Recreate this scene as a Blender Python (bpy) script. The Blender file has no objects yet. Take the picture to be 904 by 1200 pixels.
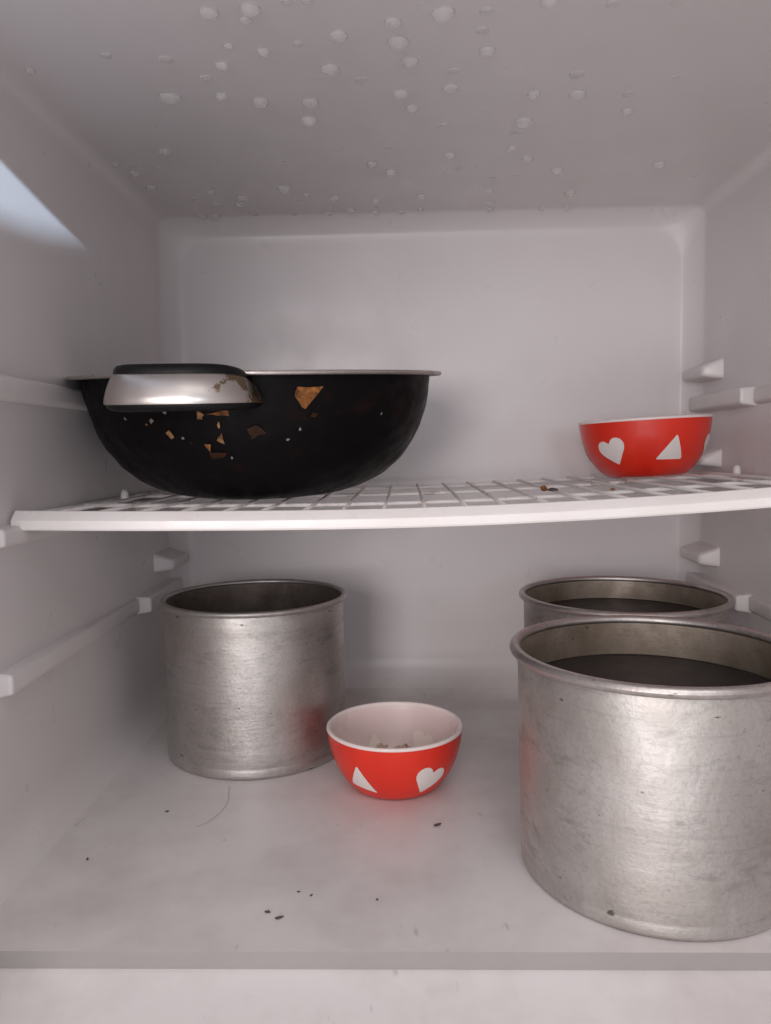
import bpy, bmesh, math, random
from mathutils import Vector, Matrix, noise
R = math.radians
rng = random.Random(7)
scene = bpy.context.scene
COL = scene.collection

# ------------------------------------------------------------------ camera
cam_d = bpy.data.cameras.new("camera")
cam = bpy.data.objects.new("camera", cam_d)
COL.objects.link(cam)
cam_d.sensor_fit = 'VERTICAL'
cam_d.sensor_height = 24.0
cam_d.lens = 18.0
cam_d.clip_start = 0.01
cam_d.clip_end = 50
cam.matrix_world = (Matrix.Translation((0, 0, .25)) @ Matrix.Rotation(.02666, 4, 'Z')
                    @ Matrix.Rotation(math.pi/2 - .07944, 4, 'X') @ Matrix.Rotation(-.015, 4, 'Z'))
scene.camera = cam

# ------------------------------------------------------------------ light
world = bpy.data.worlds.new("World")
scene.world = world
world.use_nodes = True
bg = world.node_tree.nodes["Background"]
bg.inputs[0].default_value = (1.0, .945, .955, 1)
bg.inputs[1].default_value = .62


def area(name, loc, target, sx, sy, power, color):
    d = bpy.data.lights.new(name, 'AREA')
    d.shape = 'RECTANGLE'
    d.size, d.size_y, d.energy, d.color = sx, sy, power, color
    o = bpy.data.objects.new(name, d)
    COL.objects.link(o)
    o.location = loc
    o.rotation_euler = (Vector(target) - Vector(loc)).to_track_quat('-Z', 'Y').to_euler()
    return o


area("doorway_light", (-.52, -1.6, .42), (.05, .6, .2), .60, .7, 15, (1.0, .925, .92))
area("room_light", (.1, -1.0, 1.7), (0, .5, .1), 1.4, 1.0, 13, (1.0, .95, .94))
area("window_light", (.35, -2.0, .5), (0, .6, .2), .30, .5, 3, (.78, .88, 1.0))
area("floor_bounce_fill", (-.3, -1.3, -.7), (0, .5, .4), 1.2, .8, 6, (1.0, .94, .94))  # added fill lamp low in front, brightens the ceiling
sp = bpy.data.lights.new("wall_patch_spot", 'SPOT')  # separate spot added, cone shaped to cast the bluish wall patch
sp.energy, sp.color, sp.spot_size, sp.spot_blend, sp.shadow_soft_size = 215, (.62, .80, 1.0), R(16), .045, .01
spo = bpy.data.objects.new("wall_patch_spot", sp)
COL.objects.link(spo)
spo.location = (1.0, -1.2, .718)
spo.rotation_euler = (Vector((-.242, .325, .672)) - spo.location).to_track_quat('-Z', 'Y').to_euler()

vs = scene.view_settings
vs.view_transform = 'Standard'
vs.look = 'None'
vs.gamma = 1
vs.use_curve_mapping = False
vs.exposure = 0
scene.cycles.max_bounces = 12
scene.cycles.diffuse_bounces = 8
scene.cycles.transmission_bounces = 8
scene.cycles.caustics_refractive = True


# ------------------------------------------------------------------ material helpers
def mat(name, base=(.8, .8, .8), rough=.4, metal=0.0):
    m = bpy.data.materials.new(name)
    m.use_nodes = True
    b = m.node_tree.nodes["Principled BSDF"]
    b.inputs["Base Color"].default_value = (*base, 1)
    b.inputs["Roughness"].default_value = rough
    b.inputs["Metallic"].default_value = metal
    return m, m.node_tree, b


def N(nt, typ, **kw):
    n = nt.nodes.new(typ)
    for k, v in kw.items():
        setattr(n, k, v)
    return n


def coords(nt, scale=(1, 1, 1), loc=(0, 0, 0)):
    tc = N(nt, "ShaderNodeTexCoord")
    mp = N(nt, "ShaderNodeMapping")
    mp.inputs["Scale"].default_value = scale
    mp.inputs["Location"].default_value = loc
    nt.links.new(tc.outputs["Object"], mp.inputs["Vector"])
    return mp.outputs["Vector"]


def noise_tex(nt, vec, scale, detail=4, rough=.55, dist=0.0):
    n = N(nt, "ShaderNodeTexNoise")
    n.inputs["Scale"].default_value = scale
    n.inputs["Detail"].default_value = detail
    n.inputs["Roughness"].default_value = rough
    n.inputs["Distortion"].default_value = dist
    nt.links.new(vec, n.inputs["Vector"])
    return n.outputs["Fac"]


def ramp(nt, fac, stops):
    r = N(nt, "ShaderNodeValToRGB")
    el = r.color_ramp.elements
    while len(el) < len(stops):
        el.new(.5)
    for e, (p, c) in zip(el, stops):
        e.position = p
        e.color = (*c, 1) if isinstance(c, tuple) else (c, c, c, 1)
    nt.links.new(fac, r.inputs["Fac"])
    return r.outputs["Color"]


def mix(nt, fac, a, b, mode='MIX'):
    m = N(nt, "ShaderNodeMix", data_type='RGBA', blend_type=mode)
    for sock, val in ((m.inputs[0], fac), (m.inputs[6], a), (m.inputs[7], b)):
        if isinstance(val, (int, float)):
            sock.default_value = val
        elif isinstance(val, tuple):
            sock.default_value = (*val, 1)
        else:
            nt.links.new(val, sock)
    return m.outputs[2]


def bump(nt, b, height, strength, dist=.001):
    n = N(nt, "ShaderNodeBump")
    n.inputs["Strength"].default_value = strength
    n.inputs["Distance"].default_value = dist
    nt.links.new(height, n.inputs["Height"])
    nt.links.new(n.outputs["Normal"], b.inputs["Normal"])


def plastic(name, base, dirt, rough=.35, dirt_amt=.5, speck=True):
    m, nt, b = mat(name, base, rough)
    v = coords(nt)
    big = ramp(nt, noise_tex(nt, v, 9, 5, .6), [(.45, 0.0), (.75, dirt_amt)])
    c = mix(nt, big, base, dirt)
    sm = ramp(nt, noise_tex(nt, coords(nt, (1, 1, 1), (3, 1, 2)), 60, 3, .6), [(.55, 0.0), (.85, dirt_amt * .3)])
    c = mix(nt, sm, c, dirt)
    if speck:
        st = ramp(nt, noise_tex(nt, coords(nt, (1, .35, 1), (7, 5, 1)), 130, 2, .5), [(.70, 0.0), (.78, .40)])
        c = mix(nt, st, c, tuple(x * .55 for x in dirt))
    nt.links.new(c, b.inputs["Base Color"])
    rr = ramp(nt, noise_tex(nt, v, 25, 3), [(.3, rough - .08), (.7, rough + .12)])
    nt.links.new(rr, b.inputs["Roughness"])
    bump(nt, b, noise_tex(nt, v, 22, 2, .4), .12, .002)
    return m


M = {}
M['liner'] = plastic("white_liner_plastic", (.71, .680, .684), (.62, .575, .56), .34, .25, False)
M['floor'] = plastic("worn_floor_plastic", (.70, .668, .670), (.47, .425, .41), .38, .75, True)
M['riser_shade'] = plastic("shaded_riser_plastic", (.35, .328, .326), (.27, .25, .24), .7, .4, False)  # grey puts the shade on the floor's front riser into its colour
M['rail'] = plastic("rail_plastic", (.71, .68, .682), (.58, .535, .52), .36, .4, False)
M['trim'] = plastic("shelf_trim_plastic", (.88, .85, .84), (.66, .56, .46), .28, .35, False)


def wire_mat():
    m, nt, b = mat("coated_wire", (.80, .765, .75), .4)
    v = coords(nt)
    rust = ramp(nt, noise_tex(nt, v, 28, 5, .65), [(.57, 0.0), (.66, .8)])
    grime = ramp(nt, noise_tex(nt, v, 140, 3, .6), [(.4, (.33, .20, .13)), (.65, (.46, .36, .29))])
    nt.links.new(mix(nt, rust, (.80, .765, .75), grime), b.inputs["Base Color"])
    bump(nt, b, noise_tex(nt, v, 300, 2), .3, .0005)
    return m


M['wire'] = wire_mat()


def aluminium(name, seed, tint=(.60, .582, .560), rough=.40, stain=(.30, .25, .21), stain_amt=.5):
    m, nt, b = mat(name, tint, rough, 1.0)
    L = (seed * 1.7, seed * 2.3, seed * .9)
    streak = noise_tex(nt, coords(nt, (6, 6, 190), L), 1.6, 4, .6)
    fine = noise_tex(nt, coords(nt, (60, 60, 420), L), 1.2, 3, .6)
    blotch = noise_tex(nt, coords(nt, (1, 1, .8), L), 24, 6, .62, .6)
    grain = noise_tex(nt, coords(nt, (1, 1, 1), L), 420, 3, .7)
    c = mix(nt, ramp(nt, blotch, [(.36, 0.0), (.72, stain_amt)]), tint, stain)
    c = mix(nt, ramp(nt, streak, [(.56, 0.0), (.74, .38)]), c, tuple(x * .55 for x in tint))
    c = mix(nt, ramp(nt, grain, [(.48, 0.0), (.80, .45)]), c, tuple(x * .5 for x in tint))
    scr = N(nt, "ShaderNodeTexVoronoi", feature='DISTANCE_TO_EDGE')
    scr.inputs["Scale"].default_value = 1.0
    nt.links.new(coords(nt, (7, 7, 40), L), scr.inputs["Vector"])
    sm = mix(nt, ramp(nt, noise_tex(nt, coords(nt, (1, 1, 1), (seed, 4, 2)), 40, 2), [(.62, 0.0), (.68, 1.0)]),
             (0, 0, 0), ramp(nt, scr.outputs["Distance"], [(0.0, .4), (.010, 0.0)]))
    c = mix(nt, sm, c, tuple(x * .32 for x in tint))
    pit = ramp(nt, noise_tex(nt, coords(nt, (1, 1, 2.2), (seed, 9, 4)), 95, 3, .5), [(.70, 0.0), (.755, .8)])
    c = mix(nt, pit, c, (.08, .075, .075))
    smudge = noise_tex(nt, coords(nt, (1, 1, 2.6), (seed * 2, 3, seed)), 26, 6, .70, .15)
    c = mix(nt, ramp(nt, smudge, [(.54, 0.0), (.70, .55)]), c, tuple(x * .40 for x in tint))
    nt.links.new(c, b.inputs["Base Color"])
    add = N(nt, "ShaderNodeMath", operation='MULTIPLY_ADD')
    nt.links.new(blotch, add.inputs[0])
    add.inputs[1].default_value = .28
    add.inputs[2].default_value = rough - .06
    nt.links.new(add.outputs[0], b.inputs["Roughness"])
    hg = N(nt, "ShaderNodeMath", operation='MULTIPLY_ADD')
    nt.links.new(grain, hg.inputs[0])
    hg.inputs[1].default_value = 1.2
    nt.links.new(fine, hg.inputs[2])
    h = N(nt, "ShaderNodeMath", operation='ADD')
    nt.links.new(hg.outputs[0], h.inputs[0])
    h2 = N(nt, "ShaderNodeMath", operation='MULTIPLY')
    nt.links.new(blotch, h2.inputs[0])
    h2.inputs[1].default_value = 2.2
    nt.links.new(h2.outputs[0], h.inputs[1])
    bump(nt, b, h.outputs[0], .16, .0008)
    return m


M['alu_a'] = aluminium("scuffed_aluminium", 1)
M['alu_b'] = aluminium("scuffed_aluminium_pale", 4, (.64, .62, .595), .40)
M['alu_c'] = aluminium("scuffed_aluminium_dull", 8, (.56, .53, .505), .42)
M['alu_rim'] = aluminium("rubbed_rim_aluminium", 3, (.60, .56, .54), .34, (.34, .29, .26), .4)
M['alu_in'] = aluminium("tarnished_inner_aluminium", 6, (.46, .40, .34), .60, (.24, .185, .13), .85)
M['alu_in_dark'] = aluminium("dark_inner_aluminium", 9, (.25, .212, .19), .62, (.13, .10, .085), .8)  # darker base colour and stain than the other inner walls


def liquid_mat():
    m, nt, b = mat("dark_broth", (.03, .026, .027), .30)
    v = coords(nt)
    f = noise_tex(nt, v, 45, 4, .6, 1.2)
    nt.links.new(ramp(nt, f, [(.35, (.020, .017, .018)), (.7, (.030, .025, .025))]), b.inputs["Base Color"])
    b.inputs["Specular IOR Level"].default_value = .22
    nt.links.new(ramp(nt, f, [(.3, .30), (.7, .42)]), b.inputs["Roughness"])
    bump(nt, b, f, .15, .0006)
    return m


M['liquid'] = liquid_mat()


def red_mat():
    m, nt, b = mat("red_melamine", (.72, .036, .012), .33)
    v = coords(nt)
    f = noise_tex(nt, v, 30, 4, .6)
    nt.links.new(ramp(nt, f, [(.3, (.68, .024, .012)), (.7, (.78, .036, .014))]), b.inputs["Base Color"])
    nt.links.new(ramp(nt, noise_tex(nt, v, 90, 3), [(.3, .28), (.7, .42)]), b.inputs["Roughness"])
    b.inputs["Coat Weight"].default_value = .1
    return m


M['red'] = red_mat()
M['decal'] = plastic("cream_print", (.80, .755, .73), (.66, .58, .54), .4, .35, False)
M['bowl_in'] = plastic("pinkish_inner_plastic", (.78, .64, .62), (.68, .54, .51), .32, .4, False)
M['bowl_lip'] = plastic("pale_lip_plastic", (.82, .72, .69), (.70, .58, .55), .32, .3, False)
M['show_through'] = plastic("pale_show_through", (.84, .75, .68), (.74, .62, .55), .34, .3, False)
M['residue'] = plastic("brown_residue", (.52, .37, .30), (.40, .26, .20), .4, .5, False)


def enamel():
    m, nt, b = mat("black_scorched_enamel", (.004, .0035, .004), .5)
    v = coords(nt)
    f = noise_tex(nt, v, 60, 6, .65, .4)
    br = ramp(nt, noise_tex(nt, coords(nt, (1, 1, 1), (2, 1, 3)), 34, 5, .65), [(.58, 0.0), (.72, .35)])
    nt.links.new(mix(nt, br, (.004, .0035, .004), (.03, .010, .005)), b.inputs["Base Color"])
    nt.links.new(ramp(nt, f, [(.3, .32), (.7, .62)]), b.inputs["Roughness"])
    b.inputs["Specular IOR Level"].default_value = .09
    bump(nt, b, f, .35, .0012)
    return m


M['enamel'] = enamel()
m_, nt_, b_ = mat("black_handle_plastic", (.004, .0038, .004), .45)
b_.inputs["Specular IOR Level"].default_value = .25
bump(nt_, b_, noise_tex(nt_, coords(nt_), 160, 3), .12, .0005)
M['handle'] = m_


def chrome_mat():
    m, nt, b = mat("worn_bright_trim", (.58, .545, .52), .34, 1.0)
    tc = N(nt, "ShaderNodeTexCoord")
    sep = N(nt, "ShaderNodeSeparateXYZ")
    nt.links.new(tc.outputs["Object"], sep.inputs[0])
    n = noise_tex(nt, coords(nt), 110, 4, .6)
    a = N(nt, "ShaderNodeMath", operation='MULTIPLY_ADD')
    nt.links.new(sep.outputs[0], a.inputs[0])
    a.inputs[1].default_value = 14
    nt.links.new(n, a.inputs[2])
    k = ramp(nt, a.outputs[0], [(.70, 0.0), (.74, 1.0)])
    nt.links.new(mix(nt, k, (.58, .545, .52), (.26, .19, .12)), b.inputs["Base Color"])
    nt.links.new(ramp(nt, a.outputs[0], [(.5, .30), (.95, .46)]), b.inputs["Roughness"])
    bump(nt, b, n, .12, .0004)
    return m


M['chrome'] = chrome_mat()


def flat(name, c, rough=.5, metal=0.0, var=.3):
    m, nt, b = mat(name, c, rough, metal)
    b.inputs["Specular IOR Level"].default_value = .15
    f = noise_tex(nt, coords(nt), 180, 4, .65)
    nt.links.new(ramp(nt, f, [(.3, tuple(x * (1 - var) for x in c)), (.7, tuple(min(1, x * (1 + var)) for x in c))]),
                 b.inputs["Base Color"])
    bump(nt, b, f, .25, .0005)
    return m


M['copper'] = flat("bared_orange_metal", (.21, .082, .024), .5, 0, .8)
M['tan'] = flat("bared_tan_metal", (.23, .125, .055), .5, 0, .7)
M['grey'] = flat("bared_grey_metal", (.22, .21, .195), .5, 0, .3)
M['umber'] = flat("scorched_brown", (.030, .011, .005), .5, 0, .8)
M['crumb'] = flat("brown_crumb", (.30, .12, .045), .7, 0, .6)
M['dark_crumb'] = flat("dark_crumb", (.09, .072, .066), .7, 0, .4)
M['hair'] = flat("grey_hair", (.34, .30, .28), .5, 0, .2)
m_, nt_, b_ = mat("water_film", (.86, .84, .84), .08)
b_.inputs["Transmission Weight"].default_value = .35
b_.inputs["IOR"].default_value = 1.33
b_.inputs["Alpha"].default_value = .46
M['water'] = m_


# ------------------------------------------------------------------ object helpers
def link(name, bm_or_me, material, parent=None, smooth=True):
    if isinstance(bm_or_me, bmesh.types.BMesh):
        me = bpy.data.meshes.new(name)
        bm_or_me.to_mesh(me)
        bm_or_me.free()
    else:
        me = bm_or_me
    if smooth and len(me.polygons):
        me.polygons.foreach_set("use_smooth", [True] * len(me.polygons))
    if material and not me.materials:
        me.materials.append(material)
    o = bpy.data.objects.new(name, me)
    COL.objects.link(o)
    if parent:
        o.parent = parent
    return o


def tag(o, label, cat=None, group=None, kind=None):
    if label:
        o["label"] = label
    if cat:
        o["category"] = cat
    if group:
        o["group"] = group
    if kind:
        o["kind"] = kind
    return o


def thing(name, label, cat, loc=(0, 0, 0), rot=(0, 0, 0), group=None):
    o = bpy.data.objects.new(name, None)
    o.empty_display_size = .02
    COL.objects.link(o)
    o.location = loc
    o.rotation_euler = rot
    return tag(o, label, cat, group)


def lathe(prof, seg=96, wob=0.0, seed=0, crust=0.0):
    """prof: list of (r, z); r == 0 closes on the axis. wob = out-of-round in metres."""
    bm = bmesh.new()
    rings = []
    for r, z in prof:
        if r < 1e-7:
            rings.append([bm.verts.new((0, 0, z))])
            continue
        ring = []
        for i in range(seg):
            a = 2 * math.pi * i / seg
            rr = r
            if wob:
                rr += wob * noise.noise(Vector((math.cos(a) * 1.3 + seed, math.sin(a) * 1.3, z * 14)))
            if crust:
                rr += crust * noise.noise(Vector((math.cos(a) * r * 90, math.sin(a) * r * 90, z * 110 + 7)))
            ring.append(bm.verts.new((rr * math.cos(a), rr * math.sin(a), z)))
        rings.append(ring)
    for A, B in zip(rings[:-1], rings[1:]):
        for i in range(seg):
            j = (i + 1) % seg
            if len(A) == 1 and len(B) == 1:
                continue
            if len(A) == 1:
                bm.faces.new((A[0], B[j], B[i]))
            elif len(B) == 1:
                bm.faces.new((A[i], A[j], B[0]))
            else:
                bm.faces.new((A[i], A[j], B[j], B[i]))
    bmesh.ops.recalc_face_normals(bm, faces=bm.faces)
    return bm


def box_bm(x0, x1, y0, y1, z0, z1, bev=.0015, seg=2):
    bm = bmesh.new()
    bmesh.ops.create_cube(bm, size=1)
    for v in bm.verts:
        v.co = Vector((x0 + (v.co.x + .5) * (x1 - x0), y0 + (v.co.y + .5) * (y1 - y0), z0 + (v.co.z + .5) * (z1 - z0)))
    if bev:
        bmesh.ops.bevel(bm, geom=list(bm.edges), offset=bev, segments=seg, affect='EDGES', profile=.6)
    return bm


def hexa_bm(pts, bev=.0015, seg=2):
    """eight corners: bottom 4 counter-clockwise, top 4 counter-clockwise"""
    bm = bmesh.new()
    v = [bm.verts.new(p) for p in pts]
    for f in ((3, 2, 1, 0), (4, 5, 6, 7), (0, 1, 5, 4), (1, 2, 6, 5), (2, 3, 7, 6), (3, 0, 4, 7)):
        bm.faces.new([v[i] for i in f])
    bmesh.ops.recalc_face_normals(bm, faces=bm.faces)
    if bev:
        bmesh.ops.bevel(bm, geom=list(bm.edges), offset=bev, segments=seg, affect='EDGES', profile=.6)
    return bm


def tube(path, r, seg=10, closed_ends=True):
    bm = bmesh.new()
    rings = []
    for i, p in enumerate(path):
        a = path[max(0, i - 1)]
        b = path[min(len(path) - 1, i + 1)]
        d = (Vector(b) - Vector(a)).normalized()
        up = Vector((0, 0, 1)) if abs(d.z) < .9 else Vector((1, 0, 0))
        u = d.cross(up).normalized()
        w = u.cross(d)
        rr = r[i] if isinstance(r, (list, tuple)) else r
        rings.append([bm.verts.new(Vector(p) + rr * (math.cos(t) * u + math.sin(t) * w))
                      for t in (2 * math.pi * k / seg for k in range(seg))])
    for A, B in zip(rings[:-1], rings[1:]):
        for i in range(seg):
            j = (i + 1) % seg
            bm.faces.new((A[i], A[j], B[j], B[i]))
    if closed_ends:
        bm.faces.new(rings[0][::-1])
        bm.faces.new(rings[-1])
    bmesh.ops.recalc_face_normals(bm, faces=bm.faces)
    return bm


def smooth_by_angle(o, ang=40):
    me = o.data
    bm = bmesh.new()
    bm.from_mesh(me)
    for e in bm.edges:
        if len(e.link_faces) == 2 and e.calc_face_angle() > R(ang):
            e.smooth = False
    bm.to_mesh(me)
    bm.free()
    return o


# ------------------------------------------------------------------ the refrigerator compartment
XL, XR, YF, YB, ZC = -.242, .294, .16, .79, .4826
YSTEP = .3655          # front edge of the raised floor
fridge = thing("refrigerator", "white plastic refrigerator interior with moulded shelf rails and wet ceiling",
               "refrigerator", (0, 0, 0))


def ring(y, ins, fl, rb, rt):
    """one cross-section: counter-clockwise from the lower left arc; ins = inset of sides and ceiling, fl = of floor"""
    xl, xr, zb, zt = XL + ins, XR - ins, fl, ZC - ins
    pts = []

    def arc(cx, cz, r, a0, n=6):
        for k in range(n + 1):
            a = R(a0 + 90 * k / n)
            pts.append((cx + r * math.cos(a), y, cz + r * math.sin(a)))
    arc(xl + rb, zb + rb, rb, 180)          # lower left  0-6
    nF = 8
    for k in range(1, nF):                  # floor 7-13
        pts.append((xl + rb + (xr - xl - 2 * rb) * k / nF, y, zb))
    arc(xr - rb, zb + rb, rb, 270)          # lower right 14-20
    for k in range(1, 6):                   # right wall 21-25
        pts.append((xr, y, zb + rb + (zt - rt - zb - rb) * k / 6))
    arc(xr - rt, zt - rt, rt, 0)            # upper right 26-32
    for k in range(1, nF):                  # ceiling 33-39
        pts.append((xr - rt - (xr - xl - 2 * rt) * k / nF, y, zt))
    arc(xl + rt, zt - rt, rt, 90)           # upper left 40-46
    for k in range(1, 6):                   # left wall 47-51
        pts.append((xl, y, zt - rt - (zt - rt - zb - rb) * k / 6))
    return pts


def build_liner():
    bm = bmesh.new()
    stations = []
    ys = [YF, .25, YSTEP, YSTEP + .004, .45, .53, .61, .69, .745]
    for y in ys:
        stations.append((y, 0, 0, .034, .012))
    for k in range(1, 7):                   # the floor sweeps up into the back wall
        a = R(90 * k / 6 * .62)
        stations.append((.745 + .045 * math.sin(a) * .62, 0, .034 * (1 - math.cos(a)) * .55, .034, .012))
    y0, f0 = stations[-1][0], stations[-1][2]
    stations += [(.7765, .0008, f0 + .004, .036, .0125), (.7865, .0115, f0 + .014, .042, .030),
                 (.7895, .0145, f0 + .020, .045, .035), (YB, .0165, f0 + .026, .046, .036),
                 (YB, .024, f0 + .034, .046, .036)]
    rings = [[bm.verts.new(p) for p in ring(*s)] for s in stations]
    lay = bm.faces.layers.int.new("region")
    n = len(rings[0])
    for k, (A, B) in enumerate(zip(rings[:-1], rings[1:])):
        for i in range(n):
            j = (i + 1) % n
            reg = 0 if 4 <= i < 17 else 1 if i < 28 and i >= 17 else 2 if 28 <= i < 44 else 3
            if k >= len(ys) + 5:
                reg = 4
            f = bm.faces.new((A[i], B[i], B[j], A[j]))
            if reg == 0 and k < 2:
                reg = 9
            f[lay] = reg
    cap = bm.faces.new(rings[-1][::-1])
    cap[lay] = 4
    bmesh.ops.recalc_face_normals(bm, faces=bm.faces)
    if cap.normal.y > 0:
        bmesh.ops.reverse_faces(bm, faces=bm.faces)
    me = bpy.data.meshes.new("liner_tmp")
    bm.to_mesh(me)
    bm.free()
    vn = [v.vector.copy() for v in me.vertex_normals]
    regs = [a.value for a in me.attributes["region"].data]
    for reg, nm, mt in ((0, "floor", 'floor'), (1, "side_wall", 'liner'), (3, "side_wall", 'liner'),
                        (2, "ceiling", 'liner'), (4, "back_wall", 'liner')):
        faces = [p for p, r_ in zip(me.polygons, regs) if r_ == reg]
        idx = {}
        for p in faces:
            for v in p.vertices:
                idx.setdefault(v, len(idx))
        sub = bpy.data.meshes.new(nm)
        order = sorted(idx, key=idx.get)
        sub.from_pydata([me.vertices[v].co for v in order], [], [[idx[v] for v in p.vertices] for p in faces])
        sub.polygons.foreach_set("use_smooth", [True] * len(sub.polygons))
        sub.normals_split_custom_set_from_vertices([vn[v] for v in order])
        link(nm, sub, M[mt], fridge)


build_liner()

# the riser under the floor's front edge, its shade painted grey, and the sloping sill in front of it
def extrude_x(name, prof, material, n=5):
    bm = bmesh.new()
    rows = [[bm.verts.new((XL - .001 + (XR - XL + .002) * k / (n - 1), y, z)) for y, z in prof] for k in range(n)]
    for A, B in zip(rows[:-1], rows[1:]):
        for i in range(len(prof) - 1):
            bm.faces.new((A[i], A[i + 1], B[i + 1], B[i]))
    bmesh.ops.recalc_face_normals(bm, faces=bm.faces)
    if sum(f.normal.z - f.normal.y for f in bm.faces) < 0:
        bmesh.ops.reverse_faces(bm, faces=bm.faces)
    return smooth_by_angle(link(name, bm, M[material], fridge), 35)


extrude_x("floor_riser", [(YSTEP, 0), (YSTEP + .0002, -.0008), (YSTEP + .0012, -.0060), (YSTEP + .0024, -.0116)], 'riser_shade')
extrude_x("front_sill", [(YSTEP + .0030, -.0108), (YSTEP + .0008, -.0110), (YSTEP - .0006, -.0116), (YSTEP - .03, -.0190), (.27, -.0350), (YF, -.0620)], 'floor')

# the front face of the cabinet round the opening
bm = bmesh.new()
o_ = [(XL - .05, -.12), (XR + .05, -.12), (XR + .05, ZC + .06), (XL - .05, ZC + .06)]
i_ = [(XL, -.0590), (XR, -.0590), (XR, ZC), (XL, ZC)]
ov = [bm.verts.new((x, YF - .002, z)) for x, z in o_]
iv = [bm.verts.new((x, YF - .002, z)) for x, z in i_]
ob = [bm.verts.new((x, YB + .05, z)) for x, z in o_]
ir = [bm.verts.new((x, YF + .012, z)) for x, z in i_]
for k in range(4):
    j = (k + 1) % 4
    bm.faces.new((ov[k], ov[j], iv[j], iv[k]))
    bm.faces.new((ov[k], ob[k], ob[j], ov[j]))
bm.faces.new(ob)
bmesh.ops.recalc_face_normals(bm, faces=bm.faces)
link("outer_cabinet", bm, M['liner'], fridge, smooth=False)


def rail(side, y0, y1, z0, z1, d0, d1):
    """moulded ledge, d0 proud of the wall at its front end and d1 at its rear"""
    xw = XL if side < 0 else XR
    s = -side
    xo, xa, xb = xw - s * .004, xw + s * d0, xw + s * d1
    pts = [(xo, y0, z0), (xa, y0, z0 + .003), (xb, y1, z0 + .003), (xo, y1, z0),
           (xo, y0, z1), (xa, y0, z1 - .001), (xb, y1, z1 - .001), (xo, y1, z1)]
    return smooth_by_angle(link("shelf_rail", hexa_bm(pts, .0026, 3), M['rail'], fridge), 50)


def stop(side, z0, z1):
    xw = XL if side < 0 else XR
    s = -side
    xo, xi = xw - s * .004, xw + s * .018
    y0, y1 = .722, .778
    zt = z1 - .009
    pts = [(xo, y0, z0), (xi, y0 + .006, z0 + .003), (xi, y1, z0 + .003), (xo, y1, z0),
           (xo, y0, z1), (xi, y0 + .006, zt), (xi, y1, zt), (xo, y1, z1)]
    o = link("shelf_stop", hexa_bm(pts, .0034, 3), M['rail'], fridge)
    return smooth_by_angle(o, 50)


for side in (-1, 1):
    for (z0, z1) in ((.106, .1235), (.194, .2095) if side < 0 else (.200, .2155), (.282, .2995)):
        ym = .655 if side > 0 else .672
        rail(side, ym, .784, z0, z1, .0135, .0095)
        rail(side, .436, ym, z0 + .0005, z1 - .0006, .0095, .0030)
        stop(side, z0 + .0295, z1 + .0335)


# ------------------------------------------------------------------ the wire shelf
def shelf_z(x, y=0):
    k = .062 if x < -.06 else .130
    x = min(x, .245)
    return .2135 + k * (x + .06) ** 2 + max(0, y - .462) * .006


SX0, SX1, SY0, SY1 = -.2385, .2865, .462, .768
shelf = thing("wire_shelf", "white wire fridge shelf with flat front trim, sagging under the black pan", "shelf",
              (0, SY0, .2135))


def W2L(p):
    return Vector(p) - Vector((0, SY0, .2135))


def xs(n=25, a=SX0, b=SX1):
    return [a + (b - a) * k / (n - 1) for k in range(n)]


# front trim: slanting upper facet and upright lower facet
sec = [(.0040, .0006), (.0030, .0014), (.0014, .0012), (-.0032, -.0030), (-.0042, -.0042), (-.0044, -.0054), (-.0044, -.0090),
       (-.0038, -.0101), (-.0018, -.0105), (.0020, -.0105), (.0026, -.0095), (.0026, -.0040), (.0040, -.0018)]
bm = bmesh.new()
rows = []
for x in xs(33, SX0 - .001, SX1 + .001):
    rows.append([bm.verts.new(W2L((x, SY0 + a, shelf_z(x) + b))) for a, b in sec])
for A, B in zip(rows[:-1], rows[1:]):
    for i in range(len(sec)):
        j = (i + 1) % len(sec)
        bm.faces.new((A[i], A[j], B[j], B[i]))
bm.faces.new(rows[0])
bm.faces.new(rows[-1][::-1])
bmesh.ops.recalc_face_normals(bm, faces=bm.faces)
smooth_by_angle(link("front_trim", bm, M['trim'], shelf), 28)

for yy in (.562, .668, SY1):
    link("cross_wire", tube([W2L((x, yy, shelf_z(x, yy) - .0028)) for x in xs(22)], .0016), M['wire'], shelf)
for xx in (SX0, SX1):
    link("side_wire", tube([W2L((xx, y, shelf_z(xx, y) - .0030)) for y in (SY0 + .002, .55, .65, SY1)], .0017), M['wire'], shelf)
nw = 21
for k in range(1, nw):
    x = SX0 + (SX1 - SX0) * k / nw + rng.uniform(-.0012, .0012)
    link("wire", tube([W2L((x + rng.uniform(-.0006, .0006), y, shelf_z(x, y))) for y in (SY0 + .004, .55, .65, SY1 + .001)],
                      .0012, 8), M['wire'], shelf)
for (x, y) in ((-.2215, .60), (.279, .655)):
    bm = lathe([(0, -.004), (.0030, -.0035), (.0034, 0), (.0030, .0038), (.0018, .0056), (0, .006)], 16)
    o = link("end_cap", bm, M['rail'], shelf)
    o.location = W2L((x, y, shelf_z(x, y) + .001))


# ------------------------------------------------------------------ aluminium pots
def arc_pts(cx, cz, r, a0, a1, n):
    return [(cx + r * math.cos(R(a0 + (a1 - a0) * k / n)), cz + r * math.sin(R(a0 + (a1 - a0) * k / n))) for k in range(n + 1)]


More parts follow.
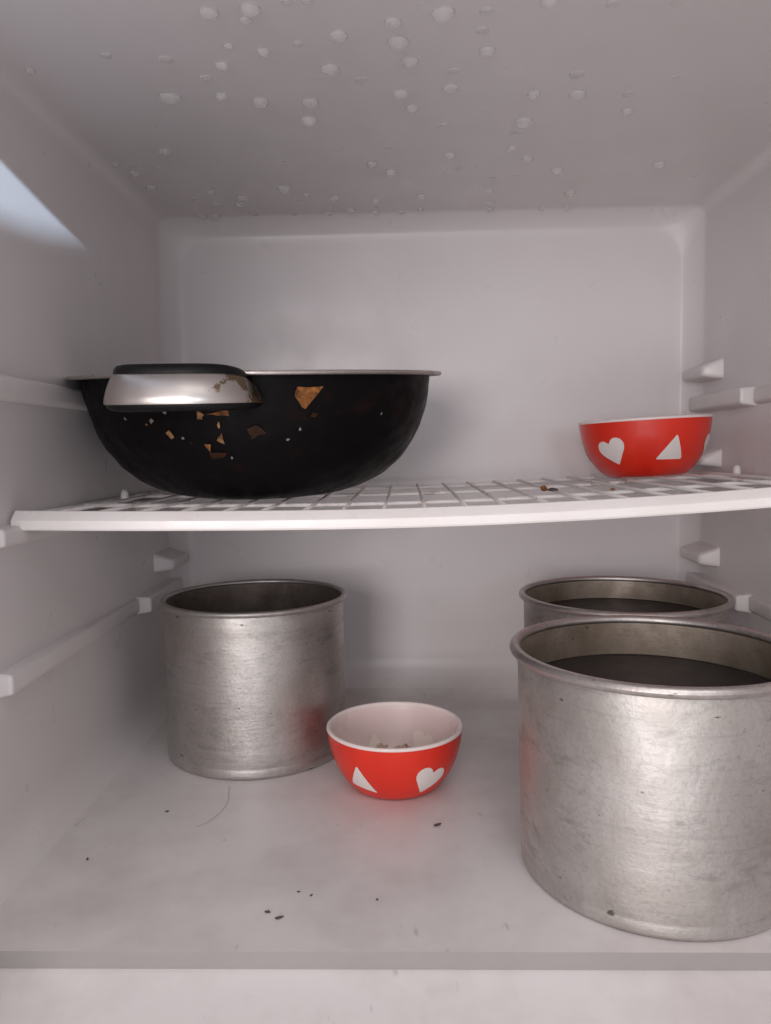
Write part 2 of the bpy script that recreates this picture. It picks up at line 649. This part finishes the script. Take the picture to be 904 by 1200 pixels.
def pot(label, loc, rt, rb, h, wall, inner, bead=.0030, rim_m='alu_rim', rot=0, seed=0):
    t = thing("aluminium_pot", label, "pot", loc, (0, 0, rot), "three straight sided aluminium pots")
    body_r = rt - bead * 1.5
    prof = [(0, .0012), (rb - .009, .0010), (rb - .006, 0), (rb - .0032, .0)] + arc_pts(rb - .0032, .0032, .0032, -80, 0, 5) + [(rb + .00005, .0080), (rb - .0001, .0087), (rb + .00005, .0094)]
    for k in range(1, 12):
        f = k / 11
        rr = rb + (body_r - rb) * (1 - (1 - f) ** 1.25)
        prof.append((rr, .011 + (h - .008 - .011) * f))
    prof += [(body_r - .0006, h - .0065), (body_r - .0004, h - .004), (body_r, h - .0025)]
    link("outer_wall", lathe(prof, 128, .0009, seed), M[wall], t)
    bp = [(body_r + bead * .5 + bead * math.cos(a), h - bead + bead * math.sin(a))
          for a in (2 * math.pi * k / 12 for k in range(13))]
    link("rolled_rim", lathe(bp, 128, .0007, seed), M[rim_m], t)
    ip = [(body_r + bead * .2, h - .0006), (body_r - .0002, h - .0018), (body_r - .0008, h - .0045)]
    for k in range(0, 10):
        f = k / 9
        ip.append((body_r - .0010 + (rb - .002 - body_r) * f, h - .006 - (h - .014) * f))
    ip += [(rb - .008, .0040), (0, .0036)]
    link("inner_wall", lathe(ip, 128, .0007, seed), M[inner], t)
    return t, body_r


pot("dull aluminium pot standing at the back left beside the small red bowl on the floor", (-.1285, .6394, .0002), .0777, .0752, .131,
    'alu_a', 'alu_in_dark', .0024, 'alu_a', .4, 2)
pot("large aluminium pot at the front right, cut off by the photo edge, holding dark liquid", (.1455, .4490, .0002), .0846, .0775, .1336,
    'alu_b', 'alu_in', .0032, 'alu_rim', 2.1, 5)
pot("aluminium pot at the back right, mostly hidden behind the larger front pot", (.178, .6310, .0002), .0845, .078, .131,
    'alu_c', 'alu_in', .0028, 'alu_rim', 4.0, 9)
for lab, (x, y, zz, r0, r1) in (("dark brown liquid filling the large front right pot", (.1455, .4490, .1080, .0740, .0784)),
                                ("dark brown liquid inside the half hidden back right pot", (.178, .6310, .1115, .0755, .0792))):
    prof = [(0, .0045), (r0 - .004, .0045), (r0, .014), (r1, zz - .0006), (r1 - .0008, zz - .0012), (r1 - .004, zz - .0016), (.03, zz - .0016), (0, zz - .0016)]
    o = link("dark_liquid", lathe(prof, 96), M['liquid'])
    o.location = (x, y, .0002)
    tag(o, lab, "liquid", "dark liquid in the pots")

# ------------------------------------------------------------------ red bowls
BP = [(.54, 0), (.585, .012), (.64, .045), (.695, .10), (.755, .18), (.812, .27), (.866, .38), (.910, .50), (.945, .62), (.970, .74),
      (.985, .86), (.995, .94), (1.0, 1.0)]


def interp(tab, key, kin=1, kout=0):
    for a, b in zip(tab[:-1], tab[1:]):
        if a[kin] <= key <= b[kin]:
            f = (key - a[kin]) / max(1e-9, b[kin] - a[kin])
            return a[kout] + f * (b[kout] - a[kout])
    return tab[-1][kout] if key > tab[-1][kin] else tab[0][kout]


def rounded(poly, cut, n=5):
    pts = []
    m = len(poly)
    for i in range(m):
        p, a, b = Vector(poly[i]), Vector(poly[i - 1]), Vector(poly[(i + 1) % m])
        st, e = p + (a - p).normalized() * cut, p + (b - p).normalized() * cut
        for k in range(n + 1):
            f = k / n
            pts.append(tuple((1 - f) ** 2 * st + 2 * f * (1 - f) * p + f * f * e))
        e2 = b + (p - b).normalized() * cut
        for k in range(1, 9):
            pts.append(tuple(e.lerp(e2, k / 9)))
    return pts


def shape_outline(kind, lean):
    if kind == 'heart':
        half = [(0, .50), (.10, .62), (.24, .75), (.44, .81), (.66, .77), (.85, .62), (.95, .40), (.94, .16), (.84, -.06), (.64, -.32), (.42, -.58),
                (.20, -.83), (.06, -.97), (0, -1.0)]
        pts = half + [(-x, y) for x, y in half[-2:0:-1]]
        out = []
        for (x0, y0), (x1, y1) in zip(pts, pts[1:] + pts[:1]):
            out += [(x0, y0), ((x0 + x1) / 2, (y0 + y1) / 2)]
        return out
    if kind == 'blob':
        return [((1 + .35 * rng.uniform(-1, 1)) * math.cos(2 * math.pi * k / 26), .55 * (1 + .35 * rng.uniform(-1, 1)) * math.sin(2 * math.pi * k / 26)) for k in range(26)]
    return rounded([(-.95, -.8), (lean, .9), (.95, -.8)], .16)


def decal(bowl, kind, theta, zc, size, tilt, rr, h, material, name, off=.00035, inner=False, lean=0):
    """a printed shape laid on the curved wall; theta from -Y towards +X"""
    pts = shape_outline(kind, lean)
    c, s = math.cos(tilt), math.sin(tilt)
    pts = [((x * c - y * s) * size / 2, (x * s + y * c) * size / 2) for x, y in pts]
    # arc length table of the profile
    tab = [(0.0, BP[0][0] * rr, 0.0)]
    for (r0, z0), (r1, z1) in zip(BP[:-1], BP[1:]):
        tab.append((tab[-1][0] + math.hypot((r1 - r0) * rr, (z1 - z0) * h), r1 * rr, z1 * h))
    s0 = interp(tab, zc * h, 2, 0)
    r0 = interp(tab, zc * h, 2, 1)
    bm = bmesh.new()

    def put(u, v):
        st = min(max(s0 + v, 0), tab[-1][0])
        r_, z_ = interp(tab, st, 0, 1), interp(tab, st, 0, 2)
        r2, z2 = interp(tab, min(st + .001, tab[-1][0]), 0, 1), interp(tab, min(st + .001, tab[-1][0]), 0, 2)
        d = Vector((r2 - r_, z2 - z_))
        d = d.normalized() if d.length > 1e-9 else Vector((0, 1))
        nr, nz = d.y, -d.x
        o = -(.0022 + off) if inner else off
        r_, z_ = r_ + nr * o, z_ + nz * o
        a = theta + u / r0
        return (r_ * math.sin(a), -r_ * math.cos(a), z_)
    rings = []
    for f in (1.0, .75, .5, .25):
        rings.append([bm.verts.new(put(x * f, y * f)) for x, y in pts])
    ctr = bm.verts.new(put(0, 0))
    n = len(pts)
    for A, B in zip(rings[:-1], rings[1:]):
        for i in range(n):
            j = (i + 1) % n
            bm.faces.new((A[i], A[j], B[j], B[i]))
    for i in range(n):
        bm.faces.new((rings[-1][i], rings[-1][(i + 1) % n], ctr))
    bmesh.ops.recalc_face_normals(bm, faces=bm.faces)
    return link(name, bm, M[material], bowl)


def bowl(label, loc, rot, rr, h, shapes, seed):
    t = thing("red_bowl", label, "bowl", loc, rot, "small red bowls with white hearts and triangles")
    lip = .0024
    zt = (h - lip) / h
    outer = [(0, .0010), (BP[0][0] * rr - .004, .0010), (BP[0][0] * rr - .002, 0)] + [(r * rr, z * h) for r, z in BP if z < zt]
    outer.append((interp(BP, zt) * rr, h - lip))
    link("outer_shell", lathe(outer, 96, .0004, seed), M['red'], t)
    lp = [(rr * .9985, h - lip), (rr + .0003, h - lip * .8), (rr + .0002, h - lip * .35), (rr - .0006, h - .0002), (rr - .0014, h),
          (rr - .0024, h - .0004), (rr - .0029, h - .0016), (rr - .0030, h - lip)]
    link("rim", lathe(lp, 96, .0004, seed), M['bowl_lip'], t)
    inn = [(r * rr - .0030, max(z * h, .0028)) for r, z in BP if z < zt][::-1]
    inn = [(rr - .0030, h - lip)] + inn + [(BP[0][0] * rr * .8, .0025), (0, .0024)]
    link("inner_lining", lathe(inn, 96, .0004, seed), M['bowl_in'], t)
    for kind, th, zc, size, tilt, lean in shapes:
        decal(t, kind, R(th), zc, size, R(tilt), rr, h, 'decal', kind, lean=lean)
        decal(t, kind, R(th), zc - .07, size * 1.0, R(tilt), rr, h, 'show_through', "show_through_mark", .0010, True, lean)
    return t


bowl("lower red bowl, triangle left of heart, on the floor beside the left pot", (-.0104, .5619, .0002), (0, 0, 0), .0509, .0462,
     [('triangle', -29, .42, .0240, -12, -.45), ('heart', 33, .40, .0255, -18, 0), ('triangle', 92, .45, .0190, 10, .2), ('heart', 149, .42, .0210, 12, 0),
      ('triangle', 205, .40, .0190, 5, 0), ('heart', 268, .45, .0200, 0, 0)], 3)
sb = thing("food_residue", "thin brown food residue stuck low inside the lower red bowl", "residue", (-.0104, .5619, .0002))
for th, zc, size, tilt in ((197, .235, .0130, 20), (176, .215, .0085, -10), (166, .225, .0095, 35)):
    decal(sb, 'blob', R(th), zc, size, R(tilt), .0509, .0462, 'residue', "smear", .0012, True)

bz = shelf_z(.198) + .0018
bowl("upper red bowl, heart left of triangle, on the wire shelf at right", (.2125, .686, bz + .0010), (R(0), R(-2.4), 0), .0560, .0500,
     [('heart', -48, .47, .0262, 14, 0), ('triangle', 7, .48, .0258, -2, .25), ('heart', 62, .50, .0230, 0, 0), ('triangle', 126, .47, .0235, 0, 0),
      ('heart', 188, .46, .0225, 0, 0), ('triangle', 250, .46, .0235, 0, 0)], 6)

# ------------------------------------------------------------------ black pan
PH, PR = .092, .1425
PP = [(0, 0), (.030, .0002), (.050, .0010), (.067, .0032), (.082, .0068), (.094, .0122), (.104, .0192), (.1125, .0275), (.1195, .0370),
      (.1248, .0475), (.1285, .0590), (.1310, .0710), (.1322, .0830), (.1330, .0895)]


def smooth_profile(p, n=4):
    q = [Vector(a) for a in p]
    out = []
    for i in range(len(q) - 1):
        a, b, c, d = q[max(0, i - 1)], q[i], q[i + 1], q[min(len(q) - 1, i + 2)]
        for k in range(n):
            t = k / n
            out.append(tuple(.5 * (2 * b + (c - a) * t + (2 * a - 5 * b + 4 * c - d) * t * t + (3 * b - a - 3 * c + d) * t ** 3)))
    return out + [tuple(q[-1])]


PP = smooth_profile([(0, 0), (.030, .0002), (.052, .0010), (.067, .0030), (.081, .0072), (.094, .0140), (.1055, .0230), (.1150, .0340), (.1222, .0460),
                     (.1272, .0590), (.1305, .0720), (.1322, .0830), (.1330, .0895)])
pan = thing("black_pan", "black scorched round pan with a bright trimmed side handle, on the wire shelf", "pan", (-.1135, .618, .3), (R(4.6), 0, R(0)))
body = [(r, z) for r, z in PP] + [(.1336, .0905), (.1395, .0908), (.1400, .0912)]
link("pan_body", lathe(body, 128, .0012, 4, .0009), M['enamel'], pan)
inner = [(.1322, .0918)] + [(r - .0016, z + .0016) for r, z in PP[::-1][1:-1]] + [(0, .0016)]
link("pan_inside", lathe(inner, 128, .0012, 4), M['enamel'], pan)
rimp = [(.1318, .0915), (.1326, .0926), (.1400, .0928), (.1420, .0926), (PR, .0917), (PR, .0908), (.1418, .0899), (.1405, .0898), (.1392, .0905)]
smooth_by_angle(link("pan_rim", lathe(rimp, 128, .0009, 4), M['alu_rim'], pan), 50)


def pan_point(th, z, off=.0016):
    r_ = interp(PP, z, 1, 0)
    r2 = interp(PP, min(z + .002, .0894), 1, 0)
    d = Vector((r2 - r_, .002)).normalized()
    r_, z = r_ + d.y * off, z - d.x * off
    return Vector((r_ * math.sin(th), -r_ * math.cos(th), z))


# flaked spots: (angle from -Y, height, width, height, material)
for k_, (th, z, w, h, mt) in enumerate(((0.410, 0.0760, 17.9, 13.4, 'copper'),
        (-0.300, 0.0693, 4.5, 5.6, 'grey'),
        (-0.120, 0.0660, 6.2, 6.2, 'tan'),
        (0.000, 0.0671, 17.9, 4.5, 'copper'),
        (-0.300, 0.0539, 7.3, 7.3, 'tan'),
        (-0.030, 0.0506, 6.7, 7.8, 'tan'),
        (-0.100, 0.0462, 5.6, 6.2, 'copper'),
        (0.140, 0.0561, 13.4, 10.1, 'umber'),
        (-0.390, 0.0627, 3.4, 3.4, 'grey'),
        (-0.030, 0.0594, 2.2, 5.0, 'tan'),
        (-0.570, 0.0638, 3.9, 2.8, 'grey'),
        (0.010, 0.0384, 2.2, 2.2, 'grey'),
        (-0.070, 0.0406, 14.6, 6.7, 'umber'),
        (-0.230, 0.0517, 2.2, 2.2, 'grey'),
        (0.310, 0.0495, 2.8, 2.2, 'grey'),
        (0.370, 0.0561, 2.2, 2.2, 'grey'),
        (0.440, 0.0649, 5.6, 4.5, 'umber'),
        (0.850, 0.0638, 2.2, 2.2, 'grey'),
        (-0.430, 0.0605, 2.2, 2.2, 'tan'),
        (-0.190, 0.0484, 2.8, 2.2, 'umber'))):
    n = 18
    bm = bmesh.new()
    r0 = interp(PP, z, 1, 0)
    rot = rng.uniform(0, 6)
    outl = []
    m_c = rng.choice((3, 4, 5))
    cor = []
    for k in range(m_c):
        a = rot + 2 * math.pi * k / m_c + rng.uniform(-.35, .35)
        q = rng.uniform(.65, 1.25)
        cor.append(Vector((math.cos(a) * q * w / 2000, math.sin(a) * q * h / 2000)))
    for k in range(m_c):
        for f in (0, .25, .5, .75):
            p = cor[k].lerp(cor[(k + 1) % m_c], f)
            outl.append(tuple(p * (1 + rng.uniform(-.16, .16))))
    n = len(outl)
    if k_ == 0:
        outl = [(u * .00056, v * .00056) for u, v in ((-16, 6), (-13, 12), (0, 11), (17, 12), (10, 3), (2, -6), (-4, -13), (-8, -11), (-12, -4), (-16, 1))]
        n = len(outl)
    c0 = bm.verts.new(pan_point(th, z))
    ring_ = [bm.verts.new(pan_point(th + u / r0, min(.0893, max(.001, z + v)))) for u, v in outl]
    mid = [bm.verts.new(pan_point(th + u * .5 / r0, min(.0893, max(.001, z + v * .5)))) for u, v in outl]
    for i in range(n):
        j = (i + 1) % n
        bm.faces.new((c0, mid[i], mid[j]))
        bm.faces.new((mid[i], ring_[i], ring_[j], mid[j]))
    bmesh.ops.recalc_face_normals(bm, faces=bm.faces)
    link("flaked_patch", bm, M[mt], pan)


# side handle: sections swept along a U-shaped path that bulges towards the camera
def catmull(pts, n=8):
    out = []
    for i in range(len(pts) - 1):
        p0, p1, p2, p3 = (Vector(pts[max(0, min(len(pts) - 1, i + d))]) for d in (-1, 0, 1, 2))
        for k in range(n):
            t = k / n
            out.append(.5 * ((2 * p1) + (-p0 + p2) * t + (2 * p0 - 5 * p1 + 4 * p2 - p3) * t * t + (-p0 + 3 * p1 - 3 * p2 + p3) * t ** 3))
    out.append(Vector(pts[-1]))
    return out


hpath = catmull([(-.047, -.118), (-.0475, -.140), (-.0445, -.155), (-.036, -.1655), (-.022, -.1690), (-.004, -.1700), (.012, -.1690),
                 (.026, -.1640), (.036, -.1540), (.0405, -.1400), (.041, -.122)])
hpath = [Vector((p.x * .95, p.y)) + Vector((-.0185, 0)) for p in hpath]


def sweep(sec, name, material, closed=True, lift=None):
    bm = bmesh.new()
    rows = []
    for i, p in enumerate(hpath):
        a, b = hpath[max(0, i - 1)], hpath[min(len(hpath) - 1, i + 1)]
        d = (b - a).normalized()
        n = Vector((d.y, -d.x))
        f = i / (len(hpath) - 1)
        e = abs(2 * f - 1.0)
        rows.append([bm.verts.new((p.x + n.x * o, p.y + n.y * o, z - ((.0095 if f > .5 else .0050) * e ** 4 + .0010 * f) * max(0, min(1, (z - ZH + .016) / .02)))) for o, z in sec])
    m = len(sec)
    for A, B in zip(rows[:-1], rows[1:]):
        for i in range(m if closed else m - 1):
            j = (i + 1) % m
            bm.faces.new((A[i], A[j], B[j], B[i]))
    if closed:
        bm.faces.new(rows[0])
        bm.faces.new(rows[-1][::-1])
    bmesh.ops.recalc_face_normals(bm, faces=bm.faces)
    return link(name, bm, material, pan)


ZH = .0880
grip_sec = [(-.014, ZH + .0050), (-.011, ZH + .0082), (-.0065, ZH + .0094), (-.0035, ZH + .0088), (-.0018, ZH + .0068), (-.0016, ZH + .0040), (-.0030, ZH + .0030),
            (-.0010, ZH - .0100), (.0012, ZH - .0126), (.0036, ZH - .0142), (.0036, ZH - .0160), (.0012, ZH - .0180), (-.004, ZH - .0188), (-.011, ZH - .0186), (-.014, ZH - .017)]
smooth_by_angle(sweep(grip_sec, "handle", M['handle']), 55)
trim_sec = [(-.0040, ZH + .0042), (-.0022, ZH + .0044), (-.0002, ZH + .0026), (.0016, ZH - .0010), (.0032, ZH - .0052), (.0044, ZH - .0096), (.0050, ZH - .0126), (.0048, ZH - .0142), (.0030, ZH - .0148), (-.0010, ZH - .0146)]
smooth_by_angle(sweep(trim_sec, "handle_trim", M['chrome']), 60)

# lower the tilted pan until it rests on the wires
bpy.context.view_layer.update()
rotm = pan.rotation_euler.to_matrix()
lo = 9
for o in pan.children:
    if o.name.startswith("pan_body"):
        for v in o.data.vertices:
            w = rotm @ v.co
            lo = min(lo, w.z - shelf_z(pan.location.x + w.x, pan.location.y + w.y) - .0014)
pan.location.z = -lo

# ------------------------------------------------------------------ condensation on the ceiling
DROPS = [
    (-0.1007, 0.4232, 5.6, 0), (-0.0785, 0.4212, 5.6, 0), (-0.0829, 0.4314, 3.4, 0), (-0.2233, 0.4783, 3.7, 0), (-0.0343, 0.4494, 5.5, 0), (-0.0427, 0.4865, 5.9, 0),
    (-0.0793, 0.4644, 4.1, 0), (-0.0982, 0.4577, 3.1, 0), (-0.0585, 0.4580, 3.6, 1), (-0.1714, 0.4641, 3.6, 1), (-0.1383, 0.4708, 4.7, 1), (-0.1067, 0.4787, 4.3, 0),
    (-0.1207, 0.4949, 4.4, 1), (-0.1510, 0.5186, 6.9, 0), (-0.1166, 0.5182, 4.6, 0), (-0.0928, 0.5282, 5.9, 0), (-0.0602, 0.5314, 5.9, 0), (-0.0646, 0.5576, 6.2, 0),
    (-0.0244, 0.5027, 4.5, 1), (-0.1816, 0.6070, 4.7, 0), (-0.2290, 0.6312, 3.5, 0), (-0.2213, 0.6518, 5.1, 0), (-0.2181, 0.6851, 5.3, 0), (-0.1988, 0.6398, 2.8, 1),
    (-0.0240, 0.6441, 5.0, 0), (-0.1031, 0.6954, 6.2, 0), (-0.0859, 0.7148, 4.0, 0), (-0.0619, 0.7236, 5.6, 0), (-0.0248, 0.7359, 4.1, 0), (-0.1713, 0.7018, 4.7, 0),
    (-0.1898, 0.7215, 3.2, 1), (-0.1720, 0.7325, 4.9, 0), (-0.1448, 0.7176, 5.6, 0), (-0.1515, 0.7340, 5.7, 0), (-0.1963, 0.7699, 5.1, 0), (-0.1829, 0.7700, 5.3, 0),
    (-0.1444, 0.7629, 3.4, 0), (-0.1441, 0.7700, 4.0, 1), (-0.1051, 0.7700, 4.4, 1), (-0.0721, 0.7700, 4.3, 0), (-0.0498, 0.7621, 5.1, 0), (-0.0260, 0.7700, 3.9, 0),
    (-0.0580, 0.4161, 3.7, 1), (-0.0475, 0.4144, 3.7, 0), (0.0235, 0.4305, 6.2, 0), (0.0462, 0.4301, 4.3, 1), (0.0463, 0.4493, 4.5, 1), (0.0509, 0.4707, 5.2, 0),
    (-0.0035, 0.4381, 4.9, 0), (-0.0009, 0.4584, 6.6, 0), (0.0056, 0.4799, 5.3, 0), (0.0329, 0.4939, 4.4, 1), (0.0322, 0.5162, 5.7, 0), (0.0002, 0.5215, 5.2, 0),
    (0.0076, 0.5432, 4.8, 0), (0.0783, 0.4232, 5.2, 0), (0.1120, 0.4266, 3.8, 1), (0.1101, 0.5027, 5.6, 1), (0.1166, 0.5295, 5.9, 0), (0.0877, 0.5278, 4.7, 0),
    (0.1501, 0.5315, 4.7, 1), (0.1569, 0.5575, 5.0, 0), (0.0875, 0.5698, 6.3, 0), (0.0847, 0.5888, 3.9, 1), (0.0306, 0.5735, 4.5, 1), (0.0387, 0.6283, 4.9, 0),
    (0.0856, 0.6177, 4.1, 0), (0.1009, 0.6396, 5.0, 0), (0.0461, 0.6583, 4.4, 1), (-0.0101, 0.6115, 3.4, 1), (-0.0091, 0.6623, 5.2, 0), (0.1303, 0.6679, 5.9, 0),
    (0.2127, 0.6599, 5.9, 0), (0.0785, 0.6825, 3.4, 1), (0.0776, 0.7149, 4.8, 0), (0.0836, 0.7488, 5.0, 0), (0.0856, 0.7700, 4.3, 0), (0.1535, 0.7273, 5.7, 0),
    (0.0179, 0.7269, 4.8, 0), (0.0179, 0.7645, 3.4, 0), (-0.0013, 0.7700, 4.0, 0), (0.1355, 0.7700, 3.9, 0), (0.1601, 0.7700, 4.0, 0), (0.1743, 0.5097, 2.3, 1),
    (0.0978, 0.6797, 3.0, 1),
]



def drop_mesh(seed, flat_):
    rr = random.Random(seed)
    bm = bmesh.new()
    seg, rows = 28, 10
    ph = [rr.uniform(0, 6.28) for _ in range(3)]
    am = [rr.uniform(.0, .045) for _ in range(3)]
    hgt = .32 if flat_ else .70
    top = []
    for k in range(rows):
        a = R(90 * k / rows)
        q = 1.0 - k / rows * .93
        z = -hgt * (1 - q * q) ** .62
        top.append([bm.verts.new((q * math.cos(t) * (1 + sum(am[j] * math.sin((j + 1) * t + ph[j]) for j in range(3))),
                                  q * math.sin(t) * (1 + sum(am[j] * math.sin((j + 1) * t + ph[j]) for j in range(3))), z))
                    for t in (2 * math.pi * i / seg for i in range(seg))])
    tip = bm.verts.new((0, 0, -hgt))
    for A, B in zip(top[:-1], top[1:]):
        for i in range(seg):
            j = (i + 1) % seg
            bm.faces.new((A[i], A[j], B[j], B[i]))
    for i in range(seg):
        bm.faces.new((top[-1][i], top[-1][(i + 1) % seg], tip))
    bm.faces.new(top[0])
    bmesh.ops.recalc_face_normals(bm, faces=bm.faces)
    me = bpy.data.meshes.new("water_droplet")
    bm.to_mesh(me)
    bm.free()
    me.polygons.foreach_set("use_smooth", [len(p.vertices) < 10 for p in me.polygons])
    me.materials.append(M['water'])
    return me


round_m = [drop_mesh(s, False) for s in range(6)]
flat_m = [drop_mesh(20 + s, True) for s in range(3)]
for k, (x, y, r_, fl) in enumerate(DROPS):
    o = bpy.data.objects.new("water_droplet", (flat_m if fl else round_m)[k % (3 if fl else 6)])
    COL.objects.link(o)
    o.location = (x, y, ZC + .0001)
    o.rotation_euler = (0, 0, rng.uniform(0, 6.28))
    s = r_ / 1000
    o.scale = (s, s * rng.uniform(.85, 1.1), s * rng.uniform(.8, 1.1))
    depth = "beside the back wall" if y > .685 else "halfway back" if y > .55 else "near the front"
    side = "above the black pan" if x < -.03 else "left of the red bowl" if x < .11 else "above the red bowl"
    form = "flat faint water film" if fl else "large round water droplet" if r_ >= 5.2 else "small round water droplet"
    if abs(x + .2233) < 1e-3 and y < .5:
        lab, grp = "lone water droplet at the ceiling's far left front, close to the side wall", None
    elif x > .2:
        lab, grp = "lone water droplet furthest right on the ceiling, above the red bowl", None
    else:
        lab = "%s on the ceiling %s, %s" % (form, depth, side)
        grp = "%ss %s %s" % (form, depth, side)
    tag(o, lab, "water droplet", grp)


# ------------------------------------------------------------------ crumbs and hair
def crumb(name, label, loc, size, rotz, mt, seed, group=None):
    rr = random.Random(seed)
    bm = bmesh.new()
    bmesh.ops.create_icosphere(bm, subdivisions=2, radius=.5)
    for v in bm.verts:
        n = 1 + .45 * noise.noise(v.co * 4 + Vector((seed * 3.1, 0, 0)))
        v.co = Vector((v.co.x * size[0] * n, v.co.y * size[1] * n, v.co.z * size[2] * n))
    lo_ = min(v.co.z for v in bm.verts)
    for v in bm.verts:
        v.co.z -= lo_
    o = link(name, bm, M[mt], None, smooth=False)
    o.location = loc
    o.rotation_euler = (0, 0, rotz)
    return tag(o, label, "crumb", group)


FL = .0002
crumb("crumb", "longer of the two dark crumbs side by side near the floor's front", (-.0711, .3925, FL), (.0054, .0016, .0012), .45, 'dark_crumb', 1)
crumb("crumb", "shorter of the two dark crumbs side by side near the floor's front", (-.0781, .3978, FL), (.0038, .0014, .0012), -.1, 'dark_crumb', 2)
crumb("crumb", "dark sliver on the floor between the lower red bowl and the front pot", (.0184, .4948, FL), (.0060, .0020, .0016), .5, 'dark_crumb', 3)
crumb("crumb", "round dark speck on the floor in front of the back left pot", (-.1699, .5152, FL), (.0028, .0014, .0010), .3, 'dark_crumb', 4)
crumb("crumb", "dark speck on the floor beside the left wall", (-.2000, .4523, FL), (.0013, .0030, .0010), .3, 'dark_crumb', 5)
for k, (x, y, lab) in enumerate(((-.064, .4173, "left one of two tiny flecks close together on the fridge floor"),
                                 (-.0562, .4139, "right one of two tiny flecks close together on the fridge floor"),
                                 (-.0189, .4098, "lone tiny fleck right of the paired flecks on the fridge floor"))):
    crumb("crumb", lab, (x, y, FL), (.0020, .0011, .0008), k, 'dark_crumb', 8 + k)
crumb("crumb", "orange brown crumb on the wire shelf left of the upper red bowl", (.1030, .575, shelf_z(.103) + .0012), (.0085, .0034, .0046), .9, 'crumb', 12)
crumb("crumb", "dark elongated crumb touching the orange crumb on the wire shelf", (.1085, .569, shelf_z(.1085) + .0012), (.0090, .0030, .0026), -.5, 'dark_crumb', 13)
crumb("crumb", "small brown crumb on the shelf trim below the upper red bowl", (.150, .560, shelf_z(.15, .56) - .0012 + .0002), (.0036, .0024, .0020), .2, 'crumb', 14)
hp = catmull([(-.1354, .5560, .0006), (-.1330, .5440, .0006), (-.1305, .5300, .0007), (-.1318, .5150, .0006), (-.1365, .5010, .0006), (-.1430, .4930, .0006)], 6)
tag(link("hair", tube([tuple(p) for p in hp], .00012, 6), M['hair']), "thin curved grey hair on the floor in front of the back left pot", "hair")
